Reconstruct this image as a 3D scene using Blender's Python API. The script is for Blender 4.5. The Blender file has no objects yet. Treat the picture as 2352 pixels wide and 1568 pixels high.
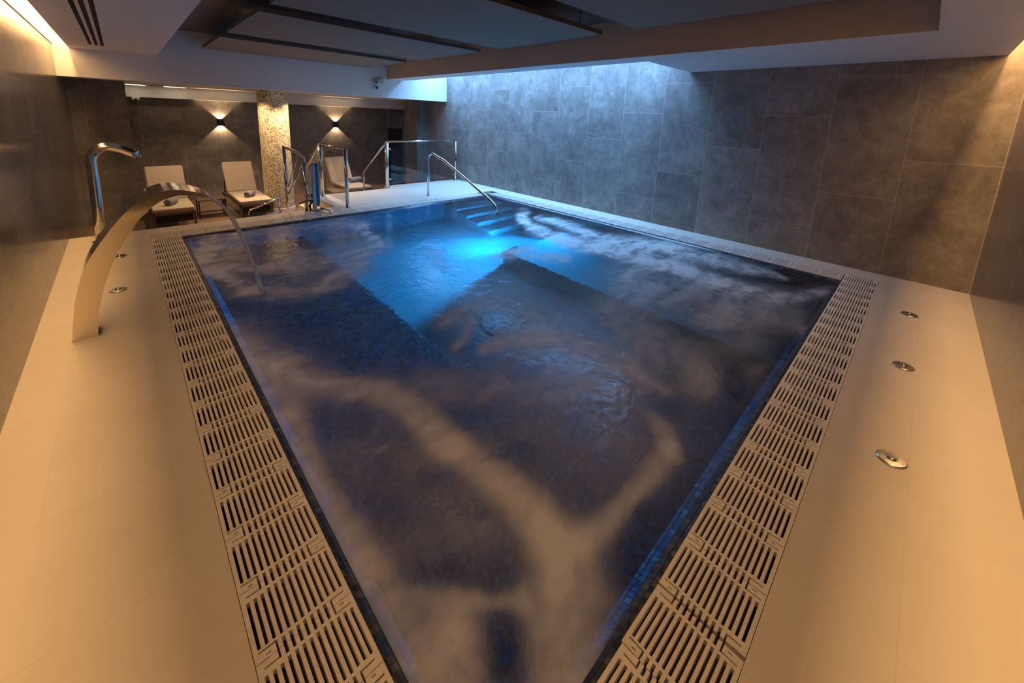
import bpy, bmesh, math, random
import numpy as np
from mathutils import Vector, Matrix
random.seed(7)
sc = bpy.context.scene
COL = sc.collection
PI = math.pi

# ------------------------------------------------------------------ helpers
def tag(o, label=None, cat=None, group=None, kind=None):
    if label: o['label'] = label
    if cat: o['category'] = cat
    if group: o['group'] = group
    if kind: o['kind'] = kind
    return o

def empty(name, loc, rz=0.0):
    o = bpy.data.objects.new(name, None)
    o.empty_display_size = 0.1
    o.location = loc
    o.rotation_euler = (0, 0, rz)
    COL.objects.link(o)
    return o

class MB:
    """collects shapes, then links them as one mesh object"""
    def __init__(s):
        s.bm = bmesh.new()
    def box(s, a, b, bevel=0.0, seg=2):
        x0, y0, z0 = a; x1, y1, z1 = b
        vs = [s.bm.verts.new(p) for p in ((x0,y0,z0),(x1,y0,z0),(x1,y1,z0),(x0,y1,z0),(x0,y0,z1),(x1,y0,z1),(x1,y1,z1),(x0,y1,z1))]
        fs = [s.bm.faces.new([vs[i] for i in f]) for f in ((3,2,1,0),(4,5,6,7),(0,1,5,4),(1,2,6,5),(2,3,7,6),(3,0,4,7))]
        if bevel > 0:
            es = list({e for f in fs for e in f.edges})
            bmesh.ops.bevel(s.bm, geom=es, offset=bevel, segments=seg, affect='EDGES', profile=0.5)
        return s
    def cyl(s, p0, p1, r0, r1=None, n=20, caps=True):
        p0 = Vector(p0); p1 = Vector(p1)
        return s.tube([p0, p1], [r0, r0 if r1 is None else r1], n, caps)
    def tube(s, pts, r, n=16, caps=True, flat=1.0):
        pts = [Vector(p) for p in pts]
        m = len(pts)
        rs = r if isinstance(r, (list, tuple)) else [r]*m
        t = [(pts[min(i+1,m-1)]-pts[max(i-1,0)]).normalized() for i in range(m)]
        up = Vector((0,0,1)) if abs(t[0].z) < .9 else Vector((0,1,0))
        nrm = (up - t[0]*up.dot(t[0])).normalized()
        rings = []
        for i in range(m):
            nrm = (nrm - t[i]*nrm.dot(t[i])).normalized()
            bi = t[i].cross(nrm)
            rings.append([s.bm.verts.new(pts[i] + nrm*math.cos(2*PI*k/n)*rs[i]*flat + bi*math.sin(2*PI*k/n)*rs[i]) for k in range(n)])
        for i in range(m-1):
            for k in range(n):
                f = s.bm.faces.new((rings[i][k], rings[i][(k+1)%n], rings[i+1][(k+1)%n], rings[i+1][k]))
                f.smooth = True
        if caps:
            s.bm.faces.new(rings[0][::-1]); s.bm.faces.new(rings[-1])
        return s
    def lathe(s, prof, c, n=32):
        cx, cy, cz = c
        rings = []
        for r, z in prof:
            if r < 1e-6: rings.append([s.bm.verts.new((cx, cy, cz+z))])
            else: rings.append([s.bm.verts.new((cx+r*math.cos(2*PI*k/n), cy+r*math.sin(2*PI*k/n), cz+z)) for k in range(n)])
        for a, b in zip(rings, rings[1:]):
            for k in range(n):
                v = [a[k%len(a)], a[(k+1)%len(a)], b[(k+1)%len(b)], b[k%len(b)]]
                u = []
                for q in v:
                    if q not in u: u.append(q)
                if len(u) > 2: s.bm.faces.new(u)
        return s
    def prism(s, poly, axis, a, b):
        """polygon (2D) extruded along an axis from a to b"""
        def P(p, t):
            if axis == 'x': return (t, p[0], p[1])
            if axis == 'y': return (p[0], t, p[1])
            return (p[0], p[1], t)
        A = [s.bm.verts.new(P(p, a)) for p in poly]
        B = [s.bm.verts.new(P(p, b)) for p in poly]
        n = len(poly)
        for i in range(n):
            s.bm.faces.new((A[i], A[(i+1)%n], B[(i+1)%n], B[i]))
        s.bm.faces.new(A[::-1]); s.bm.faces.new(B)
        return s
    def quad(s, pts):
        s.bm.faces.new([s.bm.verts.new(p) for p in pts]); return s
    def build(s, name, mat, parent=None, smooth=None, rel=True):
        bm = s.bm
        bmesh.ops.recalc_face_normals(bm, faces=bm.faces)
        uv = bm.loops.layers.uv.new('UVMap')
        for f in bm.faces:
            n = f.normal
            ax = max(range(3), key=lambda i: abs(n[i]))
            for l in f.loops:
                c = l.vert.co
                l[uv].uv = (c.y, c.z) if ax == 0 else (c.x, c.z) if ax == 1 else (c.x, c.y)
        if smooth is not None:
            for f in bm.faces: f.smooth = smooth
        me = bpy.data.meshes.new(name)
        bm.to_mesh(me); bm.free()
        if mat is not None: me.materials.append(mat)
        o = bpy.data.objects.new(name, me)
        COL.objects.link(o)
        if parent is not None:
            o.parent = parent
            if rel:                      # shapes were given in world space: undo the parent's place
                pl = Matrix.Translation(parent.location) @ parent.rotation_euler.to_matrix().to_4x4() if parent.parent is None else None
                if pl is None:
                    pp = parent
                    pl = Matrix.Identity(4)
                    while pp is not None:
                        pl = (Matrix.Translation(pp.location) @ pp.rotation_euler.to_matrix().to_4x4()) @ pl if pp.matrix_parent_inverse == Matrix.Identity(4) else pl
                        pp = pp.parent
                me.transform(pl.inverted())
        return o

def copy_tree(o, parent=None):
    c = o.copy(); COL.objects.link(c)
    if parent is not None: c.parent = parent
    for ch in list(o.children): copy_tree(ch, c)
    return c

def arc(c, r, a0, a1, n, u, v):
    c = Vector(c); u = Vector(u); v = Vector(v)
    return [c + u*math.cos(a0+(a1-a0)*i/n)*r + v*math.sin(a0+(a1-a0)*i/n)*r for i in range(n+1)]

# ------------------------------------------------------------------ materials
class NT:
    def __init__(s, name):
        s.m = bpy.data.materials.new(name); s.m.use_nodes = True
        s.t = s.m.node_tree; s.t.nodes.clear()
        s.out = s.t.nodes.new('ShaderNodeOutputMaterial')
    def n(s, typ, **kw):
        nd = s.t.nodes.new(typ)
        for k, v in kw.items():
            if k == 'inp':
                for kk, vv in v.items(): s.set(nd.inputs[kk], vv)
            else: setattr(nd, k, v)
        return nd
    def set(s, sock, v):
        if hasattr(v, 'is_linked') or isinstance(v, bpy.types.NodeSocket): s.t.links.new(v, sock)
        else:
            if isinstance(v, (tuple, list)) and len(v) == 3 and sock.type == 'RGBA': v = (*v, 1)
            sock.default_value = v
    def math(s, op, a, b=0.0, c=0.0):
        nd = s.n('ShaderNodeMath', operation=op)
        s.set(nd.inputs[0], a); s.set(nd.inputs[1], b); s.set(nd.inputs[2], c)
        return nd.outputs[0]
    def mix(s, f, a, b, typ='MIX'):
        nd = s.n('ShaderNodeMix', data_type='RGBA', blend_type=typ)
        s.set(nd.inputs[0], f); s.set(nd.inputs[6], a); s.set(nd.inputs[7], b)
        return nd.outputs[2]
    def noise(s, vec, scale, detail=4, rough=.55, dist=0.0):
        nd = s.n('ShaderNodeTexNoise', inp={'Scale': scale, 'Detail': detail, 'Roughness': rough, 'Distortion': dist})
        s.set(nd.inputs['Vector'], vec)
        return nd.outputs['Fac']
    def ramp(s, f, stops):
        nd = s.n('ShaderNodeValToRGB')
        el = nd.color_ramp.elements
        while len(el) < len(stops): el.new(.5)
        for e, (p, c) in zip(el, stops):
            e.position = p; e.color = (*c, 1) if len(c) == 3 else c
        s.set(nd.inputs[0], f)
        return nd.outputs[0]
    def comb(s, x, y, z=0.0):
        nd = s.n('ShaderNodeCombineXYZ')
        s.set(nd.inputs[0], x); s.set(nd.inputs[1], y); s.set(nd.inputs[2], z)
        return nd.outputs[0]
    def uv(s):
        u = s.n('ShaderNodeUVMap'); u.uv_map = 'UVMap'
        sp = s.n('ShaderNodeSeparateXYZ'); s.t.links.new(u.outputs[0], sp.inputs[0])
        return u.outputs[0], sp.outputs[0], sp.outputs[1]
    def bsdf(s, color, rough=.5, metal=0.0, bump=None, bstr=.3, bdist=.01, **kw):
        p = s.n('ShaderNodeBsdfPrincipled')
        s.set(p.inputs['Base Color'], color); s.set(p.inputs['Roughness'], rough); s.set(p.inputs['Metallic'], metal)
        for k, v in kw.items(): s.set(p.inputs[k.replace('_', ' ')], v)
        if bump is not None:
            b = s.n('ShaderNodeBump', inp={'Strength': bstr, 'Distance': bdist}); s.set(b.inputs['Height'], bump)
            s.t.links.new(b.outputs[0], p.inputs['Normal'])
        s.t.links.new(p.outputs[0], s.out.inputs[0])
        return s.m

def plain(name, c, rough=.5, metal=0.0, var=0.0, scale=3.0, **kw):
    t = NT(name)
    if var:
        g = t.n('ShaderNodeTexCoord').outputs['Object']
        f = t.noise(g, scale, 5)
        col = t.mix(f, tuple(x*(1-var) for x in c), tuple(min(1, x*(1+var)) for x in c))
        return t.bsdf(col, rough, metal, **kw)
    return t.bsdf(c, rough, metal, **kw)

def slate(name, u0, tone=1.0, rough=.42, streak=1.0, side=False, pw=.72, ph=1.4, shift=.467, v0=2.288):
    """big stone-look wall tiles, staggered columns, thin pale grout"""
    t = NT(name)
    vec, u, v = t.uv()
    cu = t.math('DIVIDE', t.math('SUBTRACT', u, u0), pw)
    col = t.math('FLOOR', cu)
    fu = t.math('FRACT', cu)
    cv = t.math('DIVIDE', t.math('SUBTRACT', t.math('ADD', v, t.math('MULTIPLY', col, shift)), v0), ph)
    row = t.math('FLOOR', cv)
    fv = t.math('FRACT', cv)
    du = t.math('MULTIPLY', t.math('MINIMUM', fu, t.math('SUBTRACT', 1.0, fu)), pw)
    dv = t.math('MULTIPLY', t.math('MINIMUM', fv, t.math('SUBTRACT', 1.0, fv)), ph)
    d = t.math('MINIMUM', du, dv)
    wob = t.math('MULTIPLY', t.math('SUBTRACT', t.noise(vec, 40, 3), .5), .002)
    grout = t.math('LESS_THAN', t.math('ADD', d, wob), .0026)
    wn = t.n('ShaderNodeTexWhiteNoise', noise_dimensions='2D')
    t.set(wn.inputs['Vector'], t.comb(col, row))
    rnd = wn.outputs['Value']
    off = t.math('MULTIPLY', rnd, 37.0)
    pv = t.comb(t.math('ADD', u, off), v, off)
    pv2 = t.comb(t.math('MULTIPLY', t.math('ADD', u, off), 2.2*streak), v, off)
    big = t.noise(pv, 2.3, 4, .62, .6)
    fine = t.noise(pv, 11, 5, .7, .4)
    st = t.noise(pv2, 5.0, 4, .65, 1.2)
    wf, ws = (.06, .44) if side else (.27, .23)
    f = t.math('ADD', t.math('MULTIPLY', big, .5), t.math('ADD', t.math('MULTIPLY', fine, wf), t.math('MULTIPLY', st, ws)))
    c = t.ramp(f, [(.30, tuple(x*tone for x in (.078,.066,.060))), (.5, tuple(x*tone for x in (.175,.152,.138))), (.70, tuple(x*tone for x in (.30,.265,.235)))])
    c = t.mix(1.0, c, t.mix(rnd, (.93,.93,.93), (1.05,1.05,1.05)), 'MULTIPLY')
    c = t.mix(t.math('MULTIPLY', grout, .75), c, tuple(x*tone for x in (.38,.35,.32)))
    r = t.math('ADD', rough, t.math('MULTIPLY', t.math('SUBTRACT', big if side else fine, .5), .1 if side else .25))
    return t.bsdf(c, r, bump=t.math('SUBTRACT', f, t.math('MULTIPLY', grout, .6)), bstr=.0 if side else .10, bdist=.003)

def decktile(name):
    t = NT(name)
    vec, u, v = t.uv()
    w, h = 1.2, .6
    row = t.math('FLOOR', t.math('DIVIDE', t.math('ADD', v, .2), h))
    cu = t.math('DIVIDE', t.math('ADD', u, t.math('MULTIPLY', row, .4)), w)
    fu = t.math('FRACT', cu); fv = t.math('FRACT', t.math('DIVIDE', t.math('ADD', v, .2), h))
    d = t.math('MINIMUM', t.math('MULTIPLY', t.math('MINIMUM', fu, t.math('SUBTRACT', 1.0, fu)), w),
               t.math('MULTIPLY', t.math('MINIMUM', fv, t.math('SUBTRACT', 1.0, fv)), h))
    g = t.math('LESS_THAN', d, .0016)
    f = t.noise(t.comb(t.math('MULTIPLY', u, .6), v), 3.0, 3, .6, .5)
    f2 = t.noise(vec, 30, 2, .6)
    c = t.mix(f, (.60,.53,.44), (.70,.635,.54))
    c = t.mix(t.math('MULTIPLY', f2, .12), c, (.5,.45,.38))
    c = t.mix(t.math('MULTIPLY', g, .16), c, (.30,.25,.20))
    return t.bsdf(c, t.math('ADD', .40, t.math('MULTIPLY', f2, .2)), bump=t.math('ADD', f2, t.math('MULTIPLY', f, .6)), bstr=.08, bdist=.003)

def mosaic(name, size, cols, grout, rough=.3):
    t = NT(name)
    vec, u, v = t.uv()
    cu = t.math('DIVIDE', u, size); cv = t.math('DIVIDE', v, size)
    fu = t.math('FRACT', cu); fv = t.math('FRACT', cv)
    d = t.math('MINIMUM', t.math('MINIMUM', fu, t.math('SUBTRACT', 1.0, fu)), t.math('MINIMUM', fv, t.math('SUBTRACT', 1.0, fv)))
    g = t.math('LESS_THAN', d, .07)
    wn = t.n('ShaderNodeTexWhiteNoise', noise_dimensions='2D')
    t.set(wn.inputs['Vector'], t.comb(t.math('FLOOR', cu), t.math('FLOOR', cv)))
    n = len(cols)
    nd = t.ramp(wn.outputs['Value'], [(i/n, c) for i, c in enumerate(cols)])
    for x in t.t.nodes:
        if x.bl_idname == 'ShaderNodeValToRGB': x.color_ramp.interpolation = 'CONSTANT'
    c = t.mix(g, nd, grout)
    return t.bsdf(c, t.math('ADD', rough, t.math('MULTIPLY', g, .4)), bump=t.math('SUBTRACT', 1.0, g), bstr=.3, bdist=.002)

M = {}
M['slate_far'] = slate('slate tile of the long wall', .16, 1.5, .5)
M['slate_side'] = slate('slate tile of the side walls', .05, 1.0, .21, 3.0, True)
M['slate_lounge'] = slate('slate tile of the lounge', .3, 1.0, .5)
M['deck'] = decktile('beige porcelain deck')
M['lower_floor'] = plain('brown lounge floor', (.16,.105,.07), .45, var=.25, scale=2)
M['paint'] = plain('white ceiling paint', (.82,.81,.80), .75, var=.03)
M['coffer'] = plain('dark brown coffer ceiling', (.11,.085,.072), .32, var=.3, scale=1.5)
M['panel'] = plain('grey acoustic panel', (.27,.215,.17), .8, var=.08)
M['panel_edge'] = plain('brown panel edge trim', (.15,.12,.11), .5)
M['grate'] = plain('beige plastic grate', (.74,.685,.62), .5, var=.06, scale=8)
M['gutter'] = plain('dark gutter', (.05,.035,.025), .6)
M['steel'] = plain('polished stainless steel', (.62,.60,.57), .13, 1.0)
M['steel_brushed'] = plain('brushed stainless steel', (.60,.57,.53), .26, 1.0)
M['steel_fountain'] = plain('satin stainless fountain steel', (.72,.66,.56), .09, 1.0)
M['black'] = plain('black metal', (.015,.013,.012), .45)
M['rubber'] = plain('black rubber', (.02,.02,.02), .7)
M['cushion'] = plain('sand cushion fabric', (.37,.305,.26), .85, var=.08, scale=6)
M['frame'] = plain('dark bronze lounger frame', (.13,.085,.055), .4, .3)
M['slot_black'] = plain('dark slot', (.018,.014,.012), .8)
M['towel'] = plain('grey blue towel', (.17,.18,.195), .95, var=.2, scale=30)
M['white_plastic'] = plain('white plastic', (.55,.52,.48), .4)
M['blue'] = plain('blue plastic cover', (.03,.20,.44), .25)
M['door'] = plain('dark wooden door', (.028,.014,.010), .4, var=.3)
M['wood'] = plain('dark table top', (.10,.07,.05), .4, var=.2)
M['mosaic_pool'] = mosaic('dark pool mosaic', .026, [(.020,.024,.045),(.05,.045,.05),(.03,.05,.11),(.075,.065,.065),(.025,.03,.05),(.10,.095,.10),(.02,.035,.085)], (.008,.008,.010), .25)
M['mosaic_deep'] = mosaic('blue pool floor mosaic', .026, [(.065,.125,.15),(.08,.145,.17),(.055,.11,.14),(.095,.155,.175)], (.045,.085,.10), .3)
M['mosaic_column'] = mosaic('gold column mosaic', .024, [(.66,.56,.40),(.40,.31,.20),(.74,.68,.54),(.22,.165,.11),(.60,.51,.37),(.80,.71,.53),(.48,.41,.31)], (.30,.25,.19), .3)

def emit(name, c, s):
    t = NT(name)
    e = t.n('ShaderNodeEmission', inp={'Color': c, 'Strength': s})
    t.t.links.new(e.outputs[0], t.out.inputs[0]); return t.m
M['lens_warm'] = emit('warm lamp lens', (1,.72,.42), 14)
M['lens_strip'] = emit('warm light strip', (1,.78,.52), 5)
M['lens_blue'] = emit('blue lamp lens', (.05,.45,1), 1.2)
M['panel_blue'] = emit('cool white light panel', (.42,.70,1.0), 4)

def glass_mat():
    t = NT('rail glass')
    lw = t.n('ShaderNodeLayerWeight', inp={'Blend': .5})
    fac = t.math('ADD', .03, t.math('MULTIPLY', t.math('POWER', lw.outputs['Facing'], 4.0), .5))
    tr = t.n('ShaderNodeBsdfTransparent', inp={'Color': (.86,.89,.90)})
    gl = t.n('ShaderNodeBsdfGlossy', inp={'Color': (1,1,1), 'Roughness': .02})
    mx = t.n('ShaderNodeMixShader')
    t.set(mx.inputs[0], fac); t.t.links.new(tr.outputs[0], mx.inputs[1]); t.t.links.new(gl.outputs[0], mx.inputs[2])
    t.t.links.new(mx.outputs[0], t.out.inputs[0]); return t.m
M['glass'] = glass_mat()

def water_mat():
    t = NT('pool water')
    g = t.n('ShaderNodeTexCoord').outputs['Object']
    n1 = t.noise(g, 5.5, 3, .6, .8); n2 = t.noise(g, 17, 2, .6, .5)
    h = t.math('ADD', n1, t.math('MULTIPLY', n2, .3))
    b = t.n('ShaderNodeBump', inp={'Strength': .22, 'Distance': .03}); t.set(b.inputs['Height'], h)
    fr = t.n('ShaderNodeFresnel', inp={'IOR': 1.33}); t.t.links.new(b.outputs[0], fr.inputs['Normal'])
    rf = t.n('ShaderNodeBsdfRefraction', inp={'Color': (.46,.76,.90), 'Roughness': .08, 'IOR': 1.33}); t.t.links.new(b.outputs[0], rf.inputs['Normal'])
    gl = t.n('ShaderNodeBsdfGlossy', inp={'Color': (1,1,1), 'Roughness': .13}); t.t.links.new(b.outputs[0], gl.inputs['Normal'])
    mx = t.n('ShaderNodeMixShader')
    t.set(mx.inputs[0], fr.outputs[0]); t.t.links.new(rf.outputs[0], mx.inputs[1]); t.t.links.new(gl.outputs[0], mx.inputs[2])
    t.t.links.new(mx.outputs[0], t.out.inputs[0]); return t.m
M['water'] = water_mat()

def foam_mat():
    t = NT('drifting foam')
    a = t.n('ShaderNodeAttribute', attribute_name='cover')
    tr = t.n('ShaderNodeBsdfTransparent')
    df = t.n('ShaderNodeBsdfDiffuse', inp={'Color': (.86,.86,.86)})
    tl = t.n('ShaderNodeBsdfTranslucent', inp={'Color': (.55,.62,.68)})
    m1 = t.n('ShaderNodeMixShader', inp={0: .35}); t.t.links.new(df.outputs[0], m1.inputs[1]); t.t.links.new(tl.outputs[0], m1.inputs[2])
    mx = t.n('ShaderNodeMixShader'); t.set(mx.inputs[0], a.outputs['Fac'])
    t.t.links.new(tr.outputs[0], mx.inputs[1]); t.t.links.new(m1.outputs[0], mx.inputs[2])
    t.t.links.new(mx.outputs[0], t.out.inputs[0]); return t.m
M['foam'] = foam_mat()

def jet_mat():
    t = NT('falling water')
    tr = t.n('ShaderNodeBsdfTransparent', inp={'Color': (.93,.95,.97)})
    df = t.n('ShaderNodeBsdfDiffuse', inp={'Color': (.75,.75,.75)})
    gl = t.n('ShaderNodeBsdfGlossy', inp={'Color': (1,1,1), 'Roughness': .2})
    m1 = t.n('ShaderNodeMixShader', inp={0: .55}); t.t.links.new(tr.outputs[0], m1.inputs[1]); t.t.links.new(df.outputs[0], m1.inputs[2])
    m2 = t.n('ShaderNodeMixShader', inp={0: .08}); t.t.links.new(m1.outputs[0], m2.inputs[1]); t.t.links.new(gl.outputs[0], m2.inputs[2])
    t.t.links.new(m2.outputs[0], t.out.inputs[0]); return t.m
M['jet'] = jet_mat()

def struct(o):
    o['kind'] = 'structure'; return o

# ------------------------------------------------------------------ dimensions (metres)
XL, XR = -.602, 6.303            # left wall, long tiled wall
YN = -.564                       # right-hand wall of the photo
PX0, PX1, PY0, PY1 = .4075, 5.68, .425, 6.51   # pool opening
GW = .292                        # gutter width
DECK_Y = 7.11                    # far edge of the deck on the left
EXT_X = 2.585                    # left edge of the deck extension
EXT_Y = 8.30
ZL = -.55                        # lounge floor
ZS = 2.439                       # soffit underside
BY0, BY1, ZB = 9.07, 9.24, 2.02  # cross beam
ZR = 3.25
WY = 12.0                        # lounge back wall
WZ = -.030                       # water level

# ------------------------------------------------------------------ the setting
f = MB()
D0 = -.60
f.box((XL, YN, D0), (PX0-GW, DECK_Y, 0))                               # left strip
f.box((PX0-GW, YN, D0), (XR, PY0-GW, 0))                               # near strip
f.box((PX1+GW, PY0-GW, D0), (XR, PY1+GW, 0))                           # strip under the long wall
f.box((PX0-GW, PY1+GW, D0), (XR, DECK_Y, 0))                           # far strip
f.box((EXT_X, DECK_Y, D0), (XR, EXT_Y, 0))                             # landing at the stairs
f.box((4.27, EXT_Y, D0), (XR, 8.62, 0))
struct(f.build('floor', M['deck']))
f = MB()
f.box((XL, DECK_Y, ZL-.2), (9.6, WY, ZL))
struct(f.build('floor_lounge', M['lower_floor']))
# gutter trench
g = MB()
for a, b in (((PX0-GW, PY0-GW), (PX0, PY1+GW)), ((PX1, PY0-GW), (PX1+GW, PY1+GW)), ((PX0, PY0-GW), (PX1, PY0)), ((PX0, PY1), (PX1, PY1+GW))):
    g.box((a[0], a[1], D0), (b[0], b[1], -.16))
struct(g.build('trim_1', M['gutter']))
# pool basin: rim sloping into the water, walls, floor, bench and steps
ZP = -1.15
b = MB()
rim = .085
def rimrun(p, q, inn):
    """rim edge p-q, inn = inward unit vector"""
    p = Vector((*p, 0)); q = Vector((*q, 0)); i = Vector((*inn, 0))
    top0 = Vector((0,0,-.010)); low = Vector((0,0,-.062))
    b.quad([p+top0, q+top0, q+i*.02+Vector((0,0,-.014)), p+i*.02+Vector((0,0,-.014))])
    b.quad([p+i*.02+Vector((0,0,-.014)), q+i*.02+Vector((0,0,-.014)), q+i*rim+low, p+i*rim+low])
    b.quad([p+i*rim+low, q+i*rim+low, q+i*rim+Vector((0,0,ZP)), p+i*rim+Vector((0,0,ZP))])
    b.quad([p+top0, q+top0, q+Vector((0,0,-.2)), p+Vector((0,0,-.2))])
rimrun((PX0,PY0),(PX0,PY1),(1,0)); rimrun((PX1,PY0),(PX1,PY1),(-1,0))
rimrun((PX0,PY0),(PX1,PY0),(0,1)); rimrun((PX0,PY1),(PX1,PY1),(0,-1))
struct(b.build('wall_basin', M['mosaic_pool']))
b = MB(); b.box((PX0-.3, PY0-.3, ZP-.2), (PX1+.3, PY1+.3, ZP))
struct(b.build('floor_basin', M['mosaic_deep']))
b = MB()
b.box((3.84, PY0+rim-.01, ZP), (PX1-rim+.01, 4.08, -.70), .015)
struct(b.build('trim_2', M['mosaic_deep']))
b = MB(); b.box((PX0+rim-.01, PY0+rim-.01, ZP), (3.83, 2.45, -.78), .015); b.box((PX0+rim-.01, 2.44, ZP), (1.85, PY1-rim+.01, -.781), .015)  # dark benches added to keep the near and left water from glowing blue
struct(b.build('trim_6', M['mosaic_pool']))
b = MB()
SX0, SX1 = 4.42, PX1-rim+.01
for k in range(4):
    b.box((SX0, PY1-rim-.32*(k+1)-.10, ZP), (SX1, PY1-rim-.32*k-.10 if k else PY1-rim+.01, -.22-.22*k))
struct(b.build('trim_3', M['mosaic_deep']))

# walls
def wall(name, a, b_, mat): return struct(MB().box(a, b_).build(name, mat))
wall('wall_left', (XL-.2, YN-.2, D0), (XL, WY+.2, ZR), M['slate_side'])
wall('wall_right', (XL-.2, YN-.2, D0), (XR+.2, YN, ZR), M['slate_side'])
wall('wall_far', (XR, YN, D0), (XR+.2, 9.97, ZR), M['slate_far'])
wall('wall_lounge', (XL, WY, ZL-.1), (9.6, WY+.2, ZR), M['slate_lounge'])
wall('wall_lounge_left', (XL, 10.32, ZL-.1), (.125, WY, ZR), M['slate_lounge'])
wall('wall_pillar', (5.94, 9.97, ZL-.1), (6.55, 10.66, ZR), M['slate_lounge'])
wall('wall_passage', (9.6, 9.97, ZL-.1), (9.8, WY+.2, ZR), M['slate_lounge'])
wall('wall_passage_front', (6.50, 9.77, ZL-.1), (9.8, 9.97, ZR), M['slate_lounge'])

# ceilings
s = MB()
s.box((-.437, -.402, ZS), (.54, BY0, ZR))
s.box((.54, -.402, ZS), (XR, .088, ZR))
s.box((4.62, .088, ZS), (5.0, BY0, ZR))
s.box((5.0, .088, ZS), (XR, 2.69, ZR))
struct(s.build('ceiling', M['paint']))
struct(MB().box((.54, .088, 2.90), (4.62, BY0, ZR)).build('ceiling_coffer', M['coffer']))
s = MB(); s.box((5.0, 2.69, 3.12), (XR, BY0, ZR)); s.box((XL, YN, 3.0), (-.437, BY0, ZR)); s.box((-.437, YN, 3.0), (XR, -.402, ZR))
s.box((XL, YN, 2.47), (XL+.012, BY0, 3.0)); s.box((XL, YN, 2.47), (XR, YN+.012, 3.0))  # unseen white back boards, added to bounce cove light into the room
struct(s.build('ceiling_cove', M['paint']))
struct(MB().box((XL, BY0, ZB), (XR, BY1, ZR)).build('trim_4', M['paint']))
s = MB(); s.box((XL, BY1, 2.05), (9.8, WY, ZR)); s.box((.125, 11.78, 1.80), (9.6, WY, 2.05))
struct(s.build('ceiling_lounge', M['paint']))

M['fascia'] = plain('beige fascia paint', (.82,.64,.47), .7)
struct(MB().box((4.612, .088, ZS), (4.62, BY0, 2.90)).build('trim_5', M['fascia']))

# stairs down to the lounge (from the landing) and the short flight in the notch
st = MB()
for k in range(2):
    st.box((2.75, EXT_Y+.30*k, ZL), (4.22, EXT_Y+.30*(k+1), -.183*(k+1)))
struct(st.build('floor_stairs', M['deck']))
st = MB()
for k in range(3):
    st.box((EXT_X-.27*(k+1), 7.62, ZL), (EXT_X-.27*k, EXT_Y, -.137*(k+1)), .006)
struct(st.build('floor_side_steps', M['deck']))
# door in the lounge wall
d = MB(); d.box((6.10, WY-.03, ZL), (6.58, WY+.01, 1.20))
d = struct(d.build('door_1', M['door']))
dh = MB(); dh.cyl((6.16, WY-.03, .5), (6.16, WY-.08, .5), .012, n=10); dh.tube([(6.16, WY-.08, .5), (6.28, WY-.08, .5)], .011, 10)
dh.build('door_handle', M['steel'], d)

# ------------------------------------------------------------------ hanging acoustic panels
pans = [('grey acoustic panel nearest the cross beam, hung inside the ceiling recess', 7.27, 8.93),
        ('grey acoustic panel hung second from the cross beam, above the fountain side', 5.03, 6.79),
        ('widest looking grey acoustic panel, third from the cross beam, over the middle of the pool', 2.83, 4.59),
        ('grey acoustic panel nearest the camera, cut off by the top edge of the photo', .60, 2.37)]
for lab, y0, y1 in pans:
    e = tag(empty('acoustic_panel', (2.63, (y0+y1)/2, 2.64)), lab, 'ceiling panel', 'acoustic panels hung in the ceiling recess')
    MB().box((1.16, y0, 2.64), (4.10, y1, 2.668)).build('panel_board', M['panel'], e)
    fr = MB()
    fr.box((1.15, y0-.008, 2.638), (4.11, y0, 2.685)); fr.box((1.15, y1, 2.638), (4.11, y1+.008, 2.685))
    fr.box((1.15, y0, 2.638), (1.16, y1, 2.685)); fr.box((4.10, y0, 2.638), (4.11, y1, 2.685))
    fr.build('edge_trim', M['panel_edge'], e)
    for x in (1.45, 2.63, 3.85):
        for y in (y0+.12, y1-.12):
            MB().cyl((x, y, 2.668), (x, y, 2.90), .005, n=8).build('hanger_rod', M['black'], e)

# ------------------------------------------------------------------ slot air vents
def slot_vent(label, x0, x1, y0, y1, z, along):
    e = tag(empty('slot_vent', ((x0+x1)/2, (y0+y1)/2, z)), label, 'air vent')
    fr = MB(); t = .006
    if along == 'y':
        w = (x1-x0)
        cuts = [(x0+w*(.16+.26*k), x0+w*(.16+.26*k)+w*.15) for k in range(3)]
        edges = [x0] + [q for c in cuts for q in c] + [x1]
        for i in range(0, len(edges), 2): fr.box((edges[i], y0, z-t), (edges[i+1], y1, z+.001))
        fr.box((x0, y0, z-t), (x1, y0+.02, z+.001)); fr.box((x0, y1-.02, z-t), (x1, y1, z+.001))
        for a, b_ in cuts: MB().box((a, y0+.02, z-.002), (b_, y1-.02, z+.0015)).build('slot', M['slot_black'], e)
    fr.build('vent_frame', M['paint'], e)
slot_vent('long white air vent with three dark slots above the left wall', -.235, -.012, 2.2, 8.3, ZS, 'y')
slot_vent('small three slot air vent in the lounge ceiling behind the cross beam', .50, .70, 10.9, 11.72, 2.05, 'y')
for lab, x0, x1 in (('short bright ceiling light strip left of the small lounge air vent', .14, .46), ('short bright ceiling light strip right of the small lounge air vent', .74, 1.12)):
    e = tag(empty('light_strip', ((x0+x1)/2, 11.5, 2.05)), lab, 'ceiling lamp')
    MB().box((x0, 11.44, 2.040), (x1, 11.56, 2.051), .002).build('housing', M['white_plastic'], e)
    MB().box((x0+.01, 11.45, 2.036), (x1-.01, 11.55, 2.041)).build('diffuser', M['lens_strip'], e)

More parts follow.
